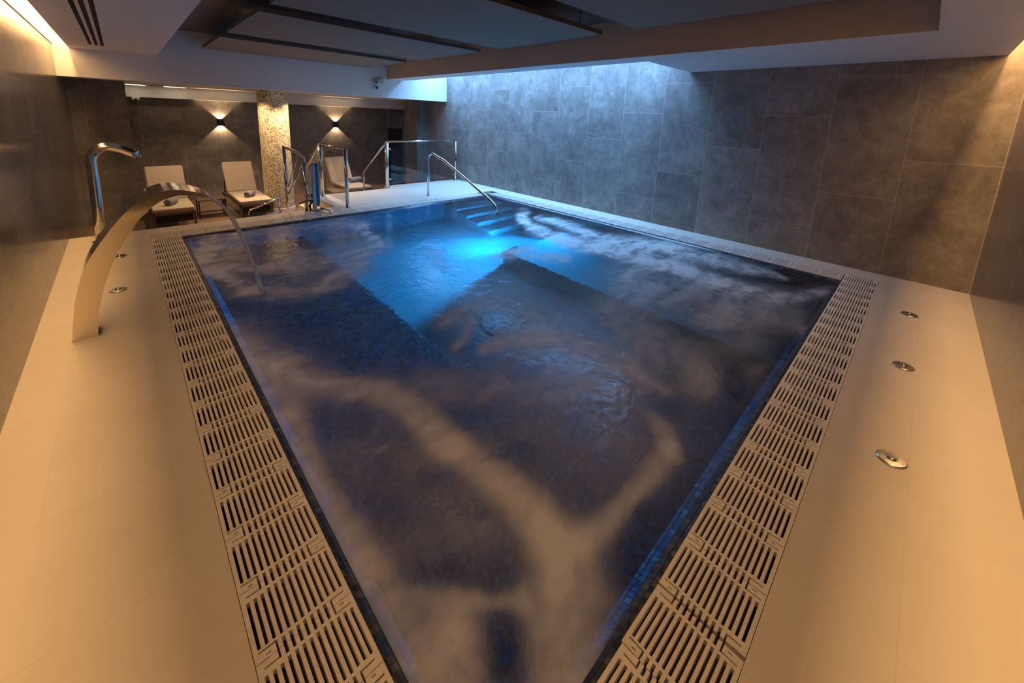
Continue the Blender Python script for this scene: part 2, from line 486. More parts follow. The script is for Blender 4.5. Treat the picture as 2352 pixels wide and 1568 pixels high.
# ------------------------------------------------------------------ overflow grates
def grate_mesh(L, name, W=GW-.004, T=.022):
    """one slotted gutter grate module, run direction u, across v; holes cut from a cell grid"""
    holes = []
    n = 13; bd = .0135
    sw = .0098; pitch = (W-2*bd-sw)/(n-1)
    for i in range(n):
        v0 = bd + i*pitch; v1 = v0+sw
        if i < 3:
            a, b_ = .040+.012*0, L-(.030 if i else .034)
            a2 = .040
            holes.append((a2, v0, b_ - .010, v1))
        elif i >= n-3:
            holes.append((.038, v0, L-.042, v1))
        else:
            holes.append((.036, v0, L-.036, v1))
            holes.append((-1, v0, .026, v1)); holes.append((L-.026, v0, 9, v1))
    # dark hooked grooves of the snap joints at both sides
    hk = [(L-.0305, .012, L-.0250, .064), (L-.0305, .0585, 9, .0645), (-1, .0585, .0245, .0645), (.0190, .018, .0245, .0645),
          (L-.0130, .030, L-.0085, .044), (-1, .004, .0012, .040)]
    for h in hk: holes += [h, (L-h[2] if h[2] < 5 else -1, W-h[3], L-h[0] if h[0] > -.5 else 9, W-h[1])]
    us = sorted({0.0, L} | {min(max(h[k], 0), L) for h in holes for k in (0, 2)})
    vs = sorted({0.0, W} | {min(max(h[k], 0), W) for h in holes for k in (1, 3)})
    nu, nv = len(us)-1, len(vs)-1
    solid = np.ones((nu+2, nv+2), bool); solid[0] = solid[-1] = False; solid[:, 0] = solid[:, -1] = False
    uc = [(us[i]+us[i+1])/2 for i in range(nu)]; vc = [(vs[i]+vs[i+1])/2 for i in range(nv)]
    for h in holes:
        for i in range(nu):
            if not h[0] < uc[i] < h[2]: continue
            for j in range(nv):
                if h[1] < vc[j] < h[3]: solid[i+1, j+1] = False
    verts, faces, idx = [], [], {}
    def V(i, j, k):
        key = (i, j, k)
        if key not in idx:
            idx[key] = len(verts); verts.append((us[i], vs[j], 0 if k else -T))
        return idx[key]
    for i in range(nu):
        for j in range(nv):
            if not solid[i+1, j+1]: continue
            faces.append((V(i,j,1), V(i+1,j,1), V(i+1,j+1,1), V(i,j+1,1)))
            if not solid[i, j+1]: faces.append((V(i,j,0), V(i,j,1), V(i,j+1,1), V(i,j+1,0)))
            if not solid[i+2, j+1]: faces.append((V(i+1,j+1,0), V(i+1,j+1,1), V(i+1,j,1), V(i+1,j,0)))
            if not solid[i+1, j]: faces.append((V(i+1,j,0), V(i+1,j,1), V(i,j,1), V(i,j,0)))
            if not solid[i+1, j+2]: faces.append((V(i,j+1,0), V(i,j+1,1), V(i+1,j+1,1), V(i+1,j+1,0)))
    me = bpy.data.meshes.new(name)
    me.from_pydata(verts, [], faces); me.materials.append(M['grate'])
    me.uv_layers.new(name='UVMap')
    return me
GL = .2456
gm = grate_mesh(GL-.0016, 'gutter_grate')
ORD = ('first second third fourth fifth sixth seventh eighth ninth tenth eleventh twelfth thirteenth fourteenth fifteenth sixteenth seventeenth '
       'eighteenth nineteenth twentieth twenty-first twenty-second twenty-third twenty-fourth twenty-fifth twenty-sixth twenty-seventh').split()
def grate(me, x, y, rz, label, group, z=0.0):
    o = bpy.data.objects.new('gutter_grate', me); COL.objects.link(o)
    o.location = (x, y, z-.001); o.rotation_euler = (0, 0, rz)
    return tag(o, label, 'grate', group)
# left run: u along +Y (rotate 90 deg: u->+Y, v->-X)
k = 0
ytop = PY1
ys = [1.1479+GL*i for i in range(-4, 22)]
ys = [y for y in ys if y+GL < ytop+.001]
lastlen = ytop-(ys[-1]+GL)
cut = grate_mesh(lastlen-.0016, 'gutter_grate_cut') if lastlen > .07 else None
def left_lab(i): return 'beige slotted gutter grate, %s from the far corner along the left pool edge' % ORD[i]
i0 = 0
if cut is not None:
    grate(cut, PX0-.002, ys[-1]+GL, PI/2, left_lab(0).replace('slotted', 'slotted short'), 'gutter grates along the left pool edge'); i0 = 1
for j, y in enumerate(reversed(ys)):
    grate(gm, PX0-.002, y, PI/2, left_lab(j+i0), 'gutter grates along the left pool edge')
# right run (near edge): u along +X, v along +Y
xs = [1.2455+.2461*i for i in range(-3, 19)]
xe = 6.012
xs = [x for x in xs if x+.2461 < xe]
lastx = xe-(xs[-1]+.2461)
cutx = grate_mesh(lastx-.0016, 'gutter_grate_cut') if lastx > .07 else None
def right_lab(i): return 'beige slotted gutter grate, %s from the far end along the right pool edge' % ORD[i]
i0 = 0
if cutx is not None:
    grate(cutx, xs[-1]+.2461, PY0-GW+.002, 0, right_lab(0).replace('slotted', 'slotted short'), 'gutter grates along the right pool edge'); i0 = 1
for j, x in enumerate(reversed(xs)):
    dx, rz = (0, 0)
    if x < 1.0: dx, rz = -.012, -.02
    grate(gm, x+dx, PY0-GW+.002+(.004 if rz else 0), rz, right_lab(j+i0), 'gutter grates along the right pool edge')
# far run along the landing: u along +X
xs = [PX0-GW+.003+GL*i for i in range(23)]
for j, x in enumerate(xs):
    if x+GL > PX1+.03: continue
    grate(gm, x, PY1+.002, 0, 'beige gutter grate, %s from the left along the far pool edge' % ORD[j], 'gutter grates along the far pool edge')
# run under the long wall: u along +Y
ys = [PY0+.012+GL*i for i in range(26)]
for j, y in enumerate(ys):
    if y+GL > PY1+GW: continue
    grate(gm, PX1+GW-.002, y, PI/2, 'pale gutter grate, %s from the right end along the long tiled wall' % ORD[j], 'gutter grates under the long tiled wall')

# ------------------------------------------------------------------ camera constants (also used to map the foam seen in the photo onto the water plane)
Fpx, CX, CY = 916.70, 1176.0, 452.29
RW = np.array([[0.71963367,-0.69333577,0.03758847],[-0.10723757,-0.16446379,-0.98053647],[0.68602295,0.70159616,-0.19270532]])
EYE = np.array([0, 0, 1.65])

# ------------------------------------------------------------------ water and foam
rng = np.random.RandomState(3)
def vnoise(x, y, seed):
    r = np.random.RandomState(seed).rand(256, 256)
    xi = np.floor(x).astype(int); yi = np.floor(y).astype(int)
    fx = x-xi; fy = y-yi; fx = fx*fx*(3-2*fx); fy = fy*fy*(3-2*fy)
    a = r[xi % 256, yi % 256]; b_ = r[(xi+1) % 256, yi % 256]; c = r[xi % 256, (yi+1) % 256]; d_ = r[(xi+1) % 256, (yi+1) % 256]
    return (a*(1-fx)+b_*fx)*(1-fy)+(c*(1-fx)+d_*fx)*fy
def fbm(x, y, seed, oct=5):
    s_, a, t = 0, .5, 0
    for o in range(oct):
        s_ = s_+a*vnoise(x*2**o, y*2**o, seed+o); t += a; a *= .55
    return s_/t
NX, NY = 300, 346
gx = np.linspace(PX0+.012, PX1-.012, NX); gy = np.linspace(PY0+.012, PY1-.012, NY)
X, Y = np.meshgrid(gx, gy, indexing='ij')
far = np.clip((np.hypot(X, Y)-2.2)/3.0, 0, 1)
Z = WZ + (fbm(X*3.1, Y*3.1, 11, 4)-.5)*.010*far
def grid_object(name, mat, Zv, keep=None, attr=None):
    vid = np.arange(NX*NY).reshape(NX, NY)
    co = np.stack([X, Y, Zv], -1).reshape(-1, 3)
    q = np.stack([vid[:-1,:-1], vid[1:,:-1], vid[1:,1:], vid[:-1,1:]], -1).reshape(-1, 4)
    if keep is not None:
        q = q[keep.reshape(-1)]
        used = np.unique(q); remap = np.full(NX*NY, -1); remap[used] = np.arange(len(used))
        q = remap[q]; co = co[used]
        if attr is not None: attr = attr.reshape(-1)[used]
    me = bpy.data.meshes.new(name)
    me.from_pydata(co.tolist(), [], q.tolist())
    me.polygons.foreach_set('use_smooth', [True]*len(me.polygons))
    if attr is not None:
        a = me.attributes.new('cover', 'FLOAT', 'POINT'); a.data.foreach_set('value', np.asarray(attr, float).ravel())
    me.materials.append(mat)
    o = bpy.data.objects.new(name, me); COL.objects.link(o); return o
tag(grid_object('pool_water', M['water'], Z), 'dark blue spa pool water, level with the beige grates', 'water', kind='stuff')

# foam: where the photo shows it, laid on the water plane (px, py, radius px, density)
def to_px(x, y, z):
    d_ = np.stack([x, y, z-1.65+0*x], -1) @ RW.T
    return Fpx*d_[..., 0]/d_[..., 2]+CX, Fpx*d_[..., 1]/d_[..., 2]+CY
wx = (fbm(X*2.0, Y*2.0, 31, 5)-.5); wy = (fbm(X*2.0+9, Y*2.0+4, 41, 5)-.5)
wamp = .10+.22*far
PXx, PYy = to_px(X+wx*wamp, Y+wy*wamp, WZ)
FOAM = [
 # sheet spreading from the left edge and the stream down the left side
 ([(520,765,26,.6),(560,830,48,.85),(620,890,58,.95),(660,950,46,.85),(700,1040,34,.7),(745,1130,34,.7),(790,1220,50,.8),(830,1310,52,.8),(880,1410,56,.8),(930,1500,70,.9),(980,1600,90,.9)], 1.0),
 ([(560,810,60,.55),(680,850,40,.5),(760,868,30,.35)], 1.0),
 # long diagonal stream
 ([(640,880,44,.9),(740,892,30,.85),(830,890,26,.85),(900,905,32,.9),(960,945,36,.95),(1020,1000,36,1),(1090,1060,40,1),(1160,1125,46,1),(1230,1200,56,1),(1290,1290,74,1),(1310,1390,84,1),(1300,1480,92,1),(1280,1600,100,1)], 1.0),
 # right branch
 ([(1330,1250,40,.85),(1400,1195,30,.8),(1450,1145,26,.75),(1500,1095,26,.7),(1535,1045,26,.65),(1530,1000,22,.45),(1500,960,16,.3)], 1.0),
 ([(1560,1060,14,.45),(1545,1030,20,.5)], 1.0),
 # lump at the bottom
 ([(960,1400,30,.6),(1040,1400,34,.75),(1120,1388,22,.6),(1200,1380,30,.6)], 1.0),
 ([(1030,1470,70,.95),(1010,1580,110,1)], 1.0),
 # thin sheets
 ([(980,880,34,.38),(1150,892,40,.30),(1300,880,46,.30),(1450,905,50,.26)], 1.0),
 ([(850,1000,110,.17),(950,1120,110,.26),(1060,1200,90,.30),(930,1240,80,.20)], 1.0),
 ([(1250,980,100,.18),(1400,990,90,.22),(1470,1060,60,.24),(1360,1080,60,.14)], 1.0),
 # fountain splash ring
 ([(475,560,32,.9),(470,600,34,.95),(505,635,24,.85),(545,660,17,.75),(600,672,15,.72),(660,676,14,.66),(720,662,16,.62),(780,634,19,.72),(835,600,19,.78),(875,568,13,.55),(900,560,8,.35)], 1.0),
 ([(505,560,12,.35),(570,536,10,.30),(680,524,9,.32),(790,518,9,.42),(835,520,12,.75),(842,545,14,.8),(870,560,12,.6)], 1.0),
 ([(520,612,9,.65),(590,618,10,.65),(680,604,17,.52),(760,590,20,.58),(830,575,17,.5)], 1.0),
 ([(560,590,40,.14),(660,570,50,.16),(700,625,36,.30)], 1.0),
 # foam band under the long wall
 ([(1200,496,11,.95),(1215,520,13,.95),(1260,545,12,.95),(1320,560,13,.9),(1400,575,14,.85),(1470,592,17,.85),(1540,612,20,.8),(1620,640,20,.7),(1700,668,17,.6),(1800,690,16,.5),(1890,672,12,.4)], 1.0),
 ([(1240,500,6,.5),(1300,520,9,.6),(1370,545,11,.6),(1450,560,13,.6),(1530,570,15,.7),(1620,590,14,.6),(1700,612,13,.55),(1790,632,10,.4)], 1.0),
 ([(1135,590,9,.45),(1190,582,11,.6),(1245,585,9,.5),(1310,595,9,.4)], 1.0),
 ([(980,575,12,.30),(1005,590,15,.5),(1020,605,10,.35)], 1.0),  # bright reflection of light on the water, put in as a foam patch
 # drifting haze of fine foam, right half
 ([(1440,630,44,.45),(1500,660,50,.42),(1600,690,50,.36),(1720,720,40,.32),(1830,735,30,.26)], 1.0),
 ([(1420,700,60,.34),(1470,780,60,.36),(1540,820,50,.34),(1600,860,48,.42),(1625,890,30,.35)], 1.0),
 ([(1650,750,50,.26),(1720,790,46,.24),(1740,850,36,.18)], 1.0),
 ([(1010,745,18,.38),(1060,722,20,.42),(1120,700,24,.36),(1200,690,34,.28)], 1.0),
 ([(1045,800,12,.45),(1060,775,12,.5),(1085,740,12,.4)], 1.0),
 ([(1110,800,14,.55),(1160,780,20,.62),(1240,772,26,.5),(1330,800,26,.45),(1420,830,26,.42),(1490,865,20,.42),(1530,890,16,.3)], 1.0),
 ([(1240,740,50,.26),(1330,760,60,.28),(1180,830,40,.20),(1330,840,50,.22)], 1.0),
]
cov = np.zeros_like(X)
for pts, k in FOAM:
    best = np.zeros_like(X)
    for (x0, y0, r0, d0), (x1, y1, r1, d1) in zip(pts, pts[1:]):
        L2 = (x1-x0)**2+(y1-y0)**2
        t = np.clip(((PXx-x0)*(x1-x0)+(PYy-y0)*(y1-y0))/L2, 0, 1)
        dd = np.hypot(PXx-(x0+t*(x1-x0)), PYy-(y0+t*(y1-y0)))
        r = r0+t*(r1-r0); dn = d0+t*(d1-d0)
        best = np.maximum(best, dn/(1+np.exp((dd/(r*.93)-1.0)*3.3)))
    cov = 1-(1-cov)*(1-best*k)
# a dark gap in the lump at the bottom
hx, hy = to_px(X, Y, WZ)
gap = np.exp(-((hx-1166)/38)**2-((hy-1505)/85)**2)+.8*np.exp(-((hx-1138)/52)**2-((hy-1412)/17)**2)
gap = np.clip(gap, 0, 1)
cov *= 1-.76*gap
# wisps: noise stretched along the drift, finer far away; fine rays around the two upwelling spots near the camera
hx, hy = to_px(X, Y, WZ)
def rays(cx, cy, rx, ry, seed, dens):
    a = np.arctan2((hy-cy)/ry, (hx-cx)/rx); rr = np.hypot((hx-cx)/rx, (hy-cy)/ry)
    n_ = fbm((a+4)*2.6+wx*1.2, rr*.8+wy*1.2+5, seed, 5)
    return dens*np.clip((n_-.30)*1.9, 0, 1)*np.exp(-(rr/1.0)**2.5)*np.clip(rr*1.6, .45, 1)
ray = np.maximum(rays(900, 1080, 330, 330, 71, .40), rays(1400, 960, 240, 260, 81, .42))
w1 = fbm(X*3.5+wx*3, Y*9+wy*3, 51, 6); w2 = fbm(X*14+wx*5, Y*14, 61, 4)
str_ = np.clip(.5+(w1-.5)*3.3, 0, 1)*.65+np.clip(.5+(w2-.5)*3.0, 0, 1)*.35
soft = np.clip(.5+(fbm(X*2.2+wx*4, Y*4.5+wy*4, 91, 5)-.5)*2.4, 0, 1)
mod = (1-far)*(.62+.55*soft)+far*(.48+1.36*str_)
cov = np.clip(cov*np.clip(mod, 0, 1.6), 0, 1)
haze = (.08+.11*soft)*np.exp(-((hy-1000)/420)**2)
low = 1-(1-ray*.5)*(1-haze)
low = .225*np.tanh(low/.225)
cov = 1-(1-np.clip(cov, 0, 1)*.93)*(1-low)
cov = np.clip((cov-.04)/.96, 0, 1)
kk = np.maximum(np.maximum(cov[:-1,:-1], cov[1:,:-1]), np.maximum(cov[1:,1:], cov[:-1,1:])) > .004
tag(grid_object('pool_foam', M['foam'], Z+.004, kk, cov), 'pale foam streaks swirling over the spa pool water', 'foam', kind='stuff')

# ------------------------------------------------------------------ underwater lamps
def pool_lamp(label, p, nrm, power, spread=2.2):
    e = tag(empty('underwater_lamp', p), label, 'lamp', 'underwater pool lamps')
    n = Vector(nrm).normalized(); p = Vector(p)
    m = MB(); m.cyl(p-n*.005, p+n*.012, .14, n=28); m.build('bezel', M['steel_brushed'], e)
    m = MB(); m.cyl(p+n*.012, p+n*.016, .11, n=28); m.build('lens', M['lens_blue'], e)
    l = bpy.data.lights.new('underwater_light', 'AREA'); l.shape = 'DISK'; l.size = .3; l.energy = power; l.color = (.012, .47, 1.0); l.spread = spread
    o = bpy.data.objects.new('underwater_light', l); COL.objects.link(o)
    o.visible_transmission = False; o.visible_glossy = False
    o.parent = e; o.location = n*.03; o.rotation_euler = n.to_track_quat('-Z', 'Y').to_euler()
pool_lamp('blue underwater lamp in the bench end facing the pool steps', (4.10, 4.095, -.82), (-.12,1,.10), 120, 2.15)
pool_lamp('blue underwater lamp in the basin wall under the long tiled wall', (PX1-rim-.12, 4.60, -.44), (-1,-.36,-.05), 400, 1.8)

# ------------------------------------------------------------------ water fountain blade and its jet
e = tag(empty('fountain_blade', (-.34, 4.08, 0)), 'curved flat steel water fountain pouring into the left side of the pool', 'fountain')
OUT = [(-.409,0),(-.385,.15),(-.360,.291),(-.303,.485),(-.238,.613),(-.123,.785),(-.033,.895),(.055,.965),(.14,1.006),(.227,1.020),(.315,1.008),(.404,.974),(.444,.950)]
INN = [(-.279,0),(-.258,.166),(-.218,.328),(-.163,.484),(-.102,.617),(-.035,.735),(.042,.842),(.114,.915),(.188,.958),(.268,.974),(.357,.962),(.437,.938)]
def smooth_poly(P, n=4):
    o = []
    for i in range(len(P)-1):
        p0 = P[max(i-1,0)]; p1 = P[i]; p2 = P[i+1]; p3 = P[min(i+2,len(P)-1)]
        for k_ in range(n):
            t = k_/n
            o.append(tuple(.5*((2*p1[a])+(-p0[a]+p2[a])*t+(2*p0[a]-5*p1[a]+4*p2[a]-p3[a])*t*t+(-p0[a]+3*p1[a]-3*p2[a]+p3[a])*t**3) for a in (0,1)))
    o.append(P[-1]); return o
oo = smooth_poly(OUT, 4); ii = smooth_poly(INN, 4)
m = MB()
nO = len(oo)
ii = [ii[min(len(ii)-1, int(round(k_*(len(ii)-1)/(nO-1))))] if False else tuple(np.interp(k_*(len(ii)-1)/(nO-1), range(len(ii)), [q[a] for q in ii]) for a in (0,1)) for k_ in range(nO)]
y0 = 3.92
R = []
for k_ in range(nO):
    y1 = y0+float(np.interp(k_/(nO-1), [0, .25, .45, .7, 1], [.19, .34, .41, .43, .37]))
    (ox, oz), (ix, iz) = oo[k_], ii[k_]
    R.append([m.bm.verts.new(p) for p in ((ox,y0,oz),(ox,y1,oz),(ix,y1,iz),(ix,y0,iz))])
for a, b_ in zip(R, R[1:]):
    for q in range(4):
        fc = m.bm.faces.new((a[q], a[(q+1)%4], b_[(q+1)%4], b_[q])); fc.smooth = True
m.bm.faces.new(R[0]); m.bm.faces.new(R[-1])
for a, b_ in zip(R, R[1:]):
    for q in range(4): m.bm.edges.get((a[q], b_[q])).smooth = False
for rg in (R[0], R[-1]):
    for q in range(4): m.bm.edges.get((rg[q], rg[(q+1)%4])).smooth = False
bo = m.build('blade', M['steel_fountain'], e)
m = MB()
jp = [(.447,.944,.17),(.50,.890,.14),(.57,.800,.10),(.634,.650,.08),(.697,.420,.062),(.75,.20,.055),(.79,-.028,.06)]
jp = [tuple(q) for q in zip(*[np.interp(np.linspace(0, 6, 25), range(7), [p[a] for p in jp]) for a in range(3)])]
R = []
for k_, (x, z, w) in enumerate(jp):
    h = .012+.010*k_/24
    ring = []
    for a in range(14):
        an = 2*PI*a/14
        ring.append(m.bm.verts.new((x+.9*h*math.sin(an), 4.11+w*math.cos(an), z+.3*h*math.sin(an))))
    R.append(ring)
for a, b_ in zip(R, R[1:]):
    for q in range(14):
        fc = m.bm.faces.new((a[q], a[(q+1)%14], b_[(q+1)%14], b_[q])); fc.smooth = True
m.bm.faces.new(R[0][::-1]); m.bm.faces.new(R[-1])
tag(m.build('water_jet', M['jet']), 'thin sheet of water falling from the steel fountain into the pool', 'water jet')

# ------------------------------------------------------------------ swan neck water spout behind the fountain
e = tag(empty('swan_neck_spout', (-.31, 6.75, 0)), 'tall bent steel pipe spout standing behind the curved fountain', 'fountain')
yS = 6.75
pts = [(-.315, yS, 0), (-.305, yS, .45), (-.295, yS, .9)]
pts += arc((-.140, yS, .985), .155, PI, PI*.42, 10, (1,0,0), (0,0,1))
pts += [(-.02, yS, 1.107), (.06, yS, 1.06), (.105, yS, 1.033)]
m = MB(); m.tube(pts, .052, 22); m.build('pipe', M['steel'], e)
MB().lathe([(.0,0),(.085,0),(.085,.010),(.06,.016),(0,.016)], (-.315, yS, 0)).build('base_flange', M['steel_brushed'], e)
m = MB(); m.tube([(.098, yS, 1.037), (.135, yS, 1.014)], .050, 20, flat=.5); m.build('nozzle', M['steel_brushed'], e)

# ------------------------------------------------------------------ floor push buttons
def floor_button(x, y, label, group):
    e = tag(empty('floor_button', (x, y, 0)), label, 'button', group)
    MB().lathe([(0,0),(.060,0),(.060,.007),(.056,.010),(.026,.011),(.024,.008),(0,.008)], (x, y, 0), 36).build('cover_plate', M['steel_brushed'], e, smooth=False)
    MB().lathe([(0,.008),(.020,.008),(.020,.017),(.017,.0195),(.008,.0195),(.006,.018),(0,.018)], (x, y, 0), 28).build('push_knob', M['steel'], e, smooth=False)
    for k_ in range(3):
        a = 2*PI*k_/3+.4
        MB().cyl((x+.044*math.cos(a), y+.044*math.sin(a), .009), (x+.044*math.cos(a), y+.044*math.sin(a), .012), .005, n=10).build('screw', M['steel_brushed'], e)
gB = 'steel push buttons in the right deck'
floor_button(2.672, -.134, 'round steel push button in the right deck, nearest the camera and largest', gB)
floor_button(3.878, -.138, 'round steel push button in the right deck, middle of the three', gB)
floor_button(5.082, -.138, 'round steel push button in the right deck, closest to the long tiled wall', gB)
gB = 'steel push buttons in the left deck'
floor_button(-.175, 4.837, 'round steel push button in the left deck just right of the curved fountain foot', gB)
floor_button(-.164, 5.964, 'round steel push button in the left deck, farther one half hidden by the fountain', gB)

# ------------------------------------------------------------------ railings
def post(mb, x, y, z0, z1, r=.027): mb.cyl((x, y, z0), (x, y, z1), r, n=16)
def flange(x, y, z, parent, name='base_flange'):
    MB().lathe([(0,0),(.045,0),(.045,.006),(.027,.010),(.026,.022),(0,.022)], (x, y, z), 24).build(name, M['steel_brushed'], parent)
def clamp(p, n, parent):
    p = Vector(p); n = Vector(n)
    MB().box(tuple(p-Vector((.022,.018,.022))), tuple(p+Vector((.022,.018,.022))), .006).build('glass_clamp', M['steel_brushed'], parent)
RY = 8.50
e = tag(empty('glass_railing', (5.2, RY, 0)), 'steel framed glass railing across the far right end of the deck', 'railing')
for x in (4.30, 6.20):
    m = MB(); post(m, x, RY, 0, 1.02); m.build('post', M['steel'], e); flange(x, RY, 0, e)
m = MB(); m.tube([(4.28, RY, 1.035), (6.222, RY, 1.035)], .022, 16); m.build('top_rail', M['steel'], e)
MB().box((4.37, RY-.005, .06), (6.13, RY+.005, .965)).build('glass_panel', M['glass'], e)
for x, sg in ((4.35, 1), (6.15, -1)):
    for z in (.17, .86): clamp((x, RY, z), (sg,0,0), e)

def stair_rail(x, label, ztop, yend, zend, low):
    e = tag(empty('stair_handrail', (x, EXT_Y, 0)), label, 'railing', 'handrails of the lounge stairs')
    m = MB(); post(m, x, EXT_Y+.02, 0, 1.0, .030); m.build('post', M['steel'], e)
    m = MB(); m.tube([(x, EXT_Y+.02, ztop), (x, yend-.03, zend+.02), (x, yend, zend-.02), (x, yend, low)], .019, 14); m.build('sloping_rail', M['steel'], e)
    m = MB(); m.prism([(EXT_Y+.10, ztop-.09), (yend-.06, zend-.05), (yend-.06, low+.12), (EXT_Y+.10, .03)], 'x', x-.005, x+.005); m.build('glass_panel', M['glass'], e)
    flange(x, EXT_Y+.02, 0, e)
    for z in (.25, .75): clamp((x, EXT_Y+.055, z), (0,1,0), e)
    clamp((x, yend-.03, zend-.20), (0,1,0), e)
stair_rail(4.18, 'right handrail with glass infill sloping down the lounge stairs', 1.03, 9.53, .23, ZL+.0)
stair_rail(2.77, 'left handrail sloping down the lounge stairs beside the blue hoist cover', 1.03, 9.35, .33, ZL+.0)

e = tag(empty('guard_rail', (2.745, 7.6, 0)), 'steel guard rail with glass panel at the left edge of the landing', 'railing')
for y in (6.95, 8.16):
    m = MB(); post(m, 2.735, y, 0, 1.02, .030); m.build('post', M['steel'], e); flange(2.735, y, 0, e)
m = MB(); m.tube([(2.735, 6.93, 1.03), (2.735, 8.18, 1.03)], .026, 16); m.build('top_rail', M['steel'], e)
MB().box((2.731, 7.03, .08), (2.739, 8.09, .93)).build('glass_panel', M['glass'], e)

e = tag(empty('step_guard_rail', (2.05, 7.5, -.411)), 'steel guard rail with slanted bars in front of the mosaic column', 'railing')
m = MB(); post(m, 2.04, 7.93, -.411, 1.0, .029); m.build('post', M['steel'], e)
m = MB(); post(m, 2.10, 7.07, 0, .82, .030); m.build('post', M['steel'], e)
m = MB(); m.tube([(2.04, 7.95, 1.01), (2.04, 7.93, 1.012), (2.06, 7.22, .965), (2.08, 7.12, .945), (2.10, 7.07, .87), (2.10, 7.07, .78)], .026, 16); m.build('top_rail', M['steel'], e)
m = MB(); m.tube([(2.06, 7.18, .95), (2.05, 7.85, .30)], .013, 10); m.build('slanted_bar', M['steel'], e)
m = MB(); m.tube([(2.08, 7.10, .76), (2.05, 7.87, .16)], .013, 10); m.build('slanted_bar', M['steel'], e)

# pool entry handrail
e = tag(empty('pool_handrail', (4.49, 7.09, 0)), 'bent steel grab rail leading from the deck into the pool steps', 'railing')
hb = Vector((4.487, 7.10, 0))
end = Vector((4.93, 5.42, .02))
pts = [hb, hb+Vector((0,0,.45)), hb+Vector((0,0,.76))]
d_ = (Vector((end.x, end.y, 0))-Vector((hb.x, hb.y, 0))); dl = d_.length; d_ = d_/dl
for k_ in range(1, 9):
    a = PI - k_*(PI*.72)/8
    pts.append(hb+Vector((0,0,.76))+d_*(.115+.115*math.cos(a))+Vector((0,0,.125*math.sin(a))))
pts += [hb+d_*.42+Vector((0,0,.775)), end+Vector((-d_.x*.16, -d_.y*.16, .10)), end+Vector((-d_.x*.05,-d_.y*.05,.01)), end+Vector((0,0,-.08)), end+Vector((0,0,-.5))]
m = MB(); m.tube(pts, .024, 16); m.build('rail', M['steel'], e)
flange(hb.x, hb.y, 0, e)

# ------------------------------------------------------------------ pool hoist
e = tag(empty('pool_hoist', (2.225, 6.99, 0)), 'pool access hoist column with a blue cover at the deck edge', 'hoist')
hx_, hy_ = 2.225, 6.99
m = MB(); m.box((hx_-.05, hy_-.03, 0), (hx_+.005, hy_+.03, .80), .008); m.build('mast', M['steel_brushed'], e)
m = MB(); m.tube([(hx_+.035, hy_, .07), (hx_+.035, hy_, .10), (hx_+.035, hy_, .2), (hx_+.035, hy_, .62), (hx_+.035, hy_, .66), (hx_+.035, hy_, .80)], [.012,.028,.036,.034,.030,.030], 18); m.build('piston_cover', M['blue'], e)
MB().box((hx_-.075, hy_-.035, .70), (hx_+.01, hy_+.035, .79), .008).build('collar', M['steel_brushed'], e)
MB().box((hx_-.06, hy_-.06, 0), (hx_+.10, hy_+.06, .03), .006).build('base_plate', M['steel_brushed'], e)
m = MB(); m.tube([(hx_-.09, hy_, .01), (hx_-.10, hy_, .10), (hx_-.06, hy_, .17), (hx_-.10, hy_, .22), (hx_-.06, hy_, .28), (hx_-.02, hy_, .26)], .018, 12); m.build('hose', M['rubber'], e)
m = MB(); m.lathe([(0,0),(.028,0),(.034,.03),(.030,.09),(0,.10)], (hx_-.10, hy_, .20), 18); m.build('valve', M['steel'], e)
m = MB(); m.tube([(hx_-.26, hy_+.02, .14), (hx_-.13, hy_+.01, .19), (hx_-.05, hy_, .17)], .011, 10); m.build('lever', M['black'], e)
m = MB(); m.tube([(hx_+.05, hy_-.06, .05), (hx_+.09, hy_-.20, .05), (hx_+.11, hy_-.31, .045), (hx_+.11, hy_-.33, .0)], .013, 12); m.build('foot_bar', M['steel_brushed'], e)

# low handrails beside the side steps
for lab, z0, dy in (('upper thin handrail of the side steps left of the mosaic column base', .0, .0), ('lower thin handrail of the side steps left of the mosaic column base', -.22, -.10)):
    e = tag(empty('step_handrail', (1.75, 8.35+dy, ZL)), lab, 'railing', 'thin handrails of the side steps')
    m = MB(); m.tube([(2.02, 8.35+dy, .02+z0), (1.70, 8.35+dy, -.10+z0*.85), (1.52, 8.35+dy, -.16+z0*.8), (1.50, 8.35+dy, -.20+z0*.8), (1.50, 8.35+dy, ZL)], .014, 12); m.build('rail', M['steel'], e)
    m = MB(); m.cyl((2.0, 8.35+dy, ZL), (2.0, 8.35+dy, .01+z0), .014, n=12); m.build('post', M['steel'], e)

# ------------------------------------------------------------------ mosaic column
e = tag(empty('mosaic_column', (2.36, 9.86, ZL)), 'round column covered in golden mosaic tiles, lit from above', 'column')
cm = MB(); cxx, cyy, cr = 2.38, 9.84, .285
n = 64; ringz = [ZL, 2.05]
for z in (0,):
    A = []
    for k_ in range(n+1):
        a = 2*PI*k_/n
        A.append([(cxx+cr*math.cos(a), cyy+cr*math.sin(a), zz) for zz in ringz])
me = bpy.data.meshes.new('shaft')
vv = [p for pr in A for p in pr]
fa = [(2*k_, 2*k_+2, 2*k_+3, 2*k_+1) for k_ in range(n)]
me.from_pydata([(x-2.36, y-9.86, z-ZL) for x, y, z in vv], [], fa)
uvl = me.uv_layers.new(name='UVMap')
for p in me.polygons:
    p.use_smooth = True
    for li in p.loop_indices:
        vi = me.loops[li].vertex_index
        uvl.data[li].uv = (vi//2 * 2*PI*cr/n, ringz[vi % 2])
me.materials.append(M['mosaic_column'])
so = bpy.data.objects.new('shaft', me); COL.objects.link(so); so.parent = e
cm.lathe([(cr,0),(cr+.012,0),(cr+.012,.08),(cr,.085)], (cxx, cyy, ZL), 48).build('base_trim', M['deck'], e)

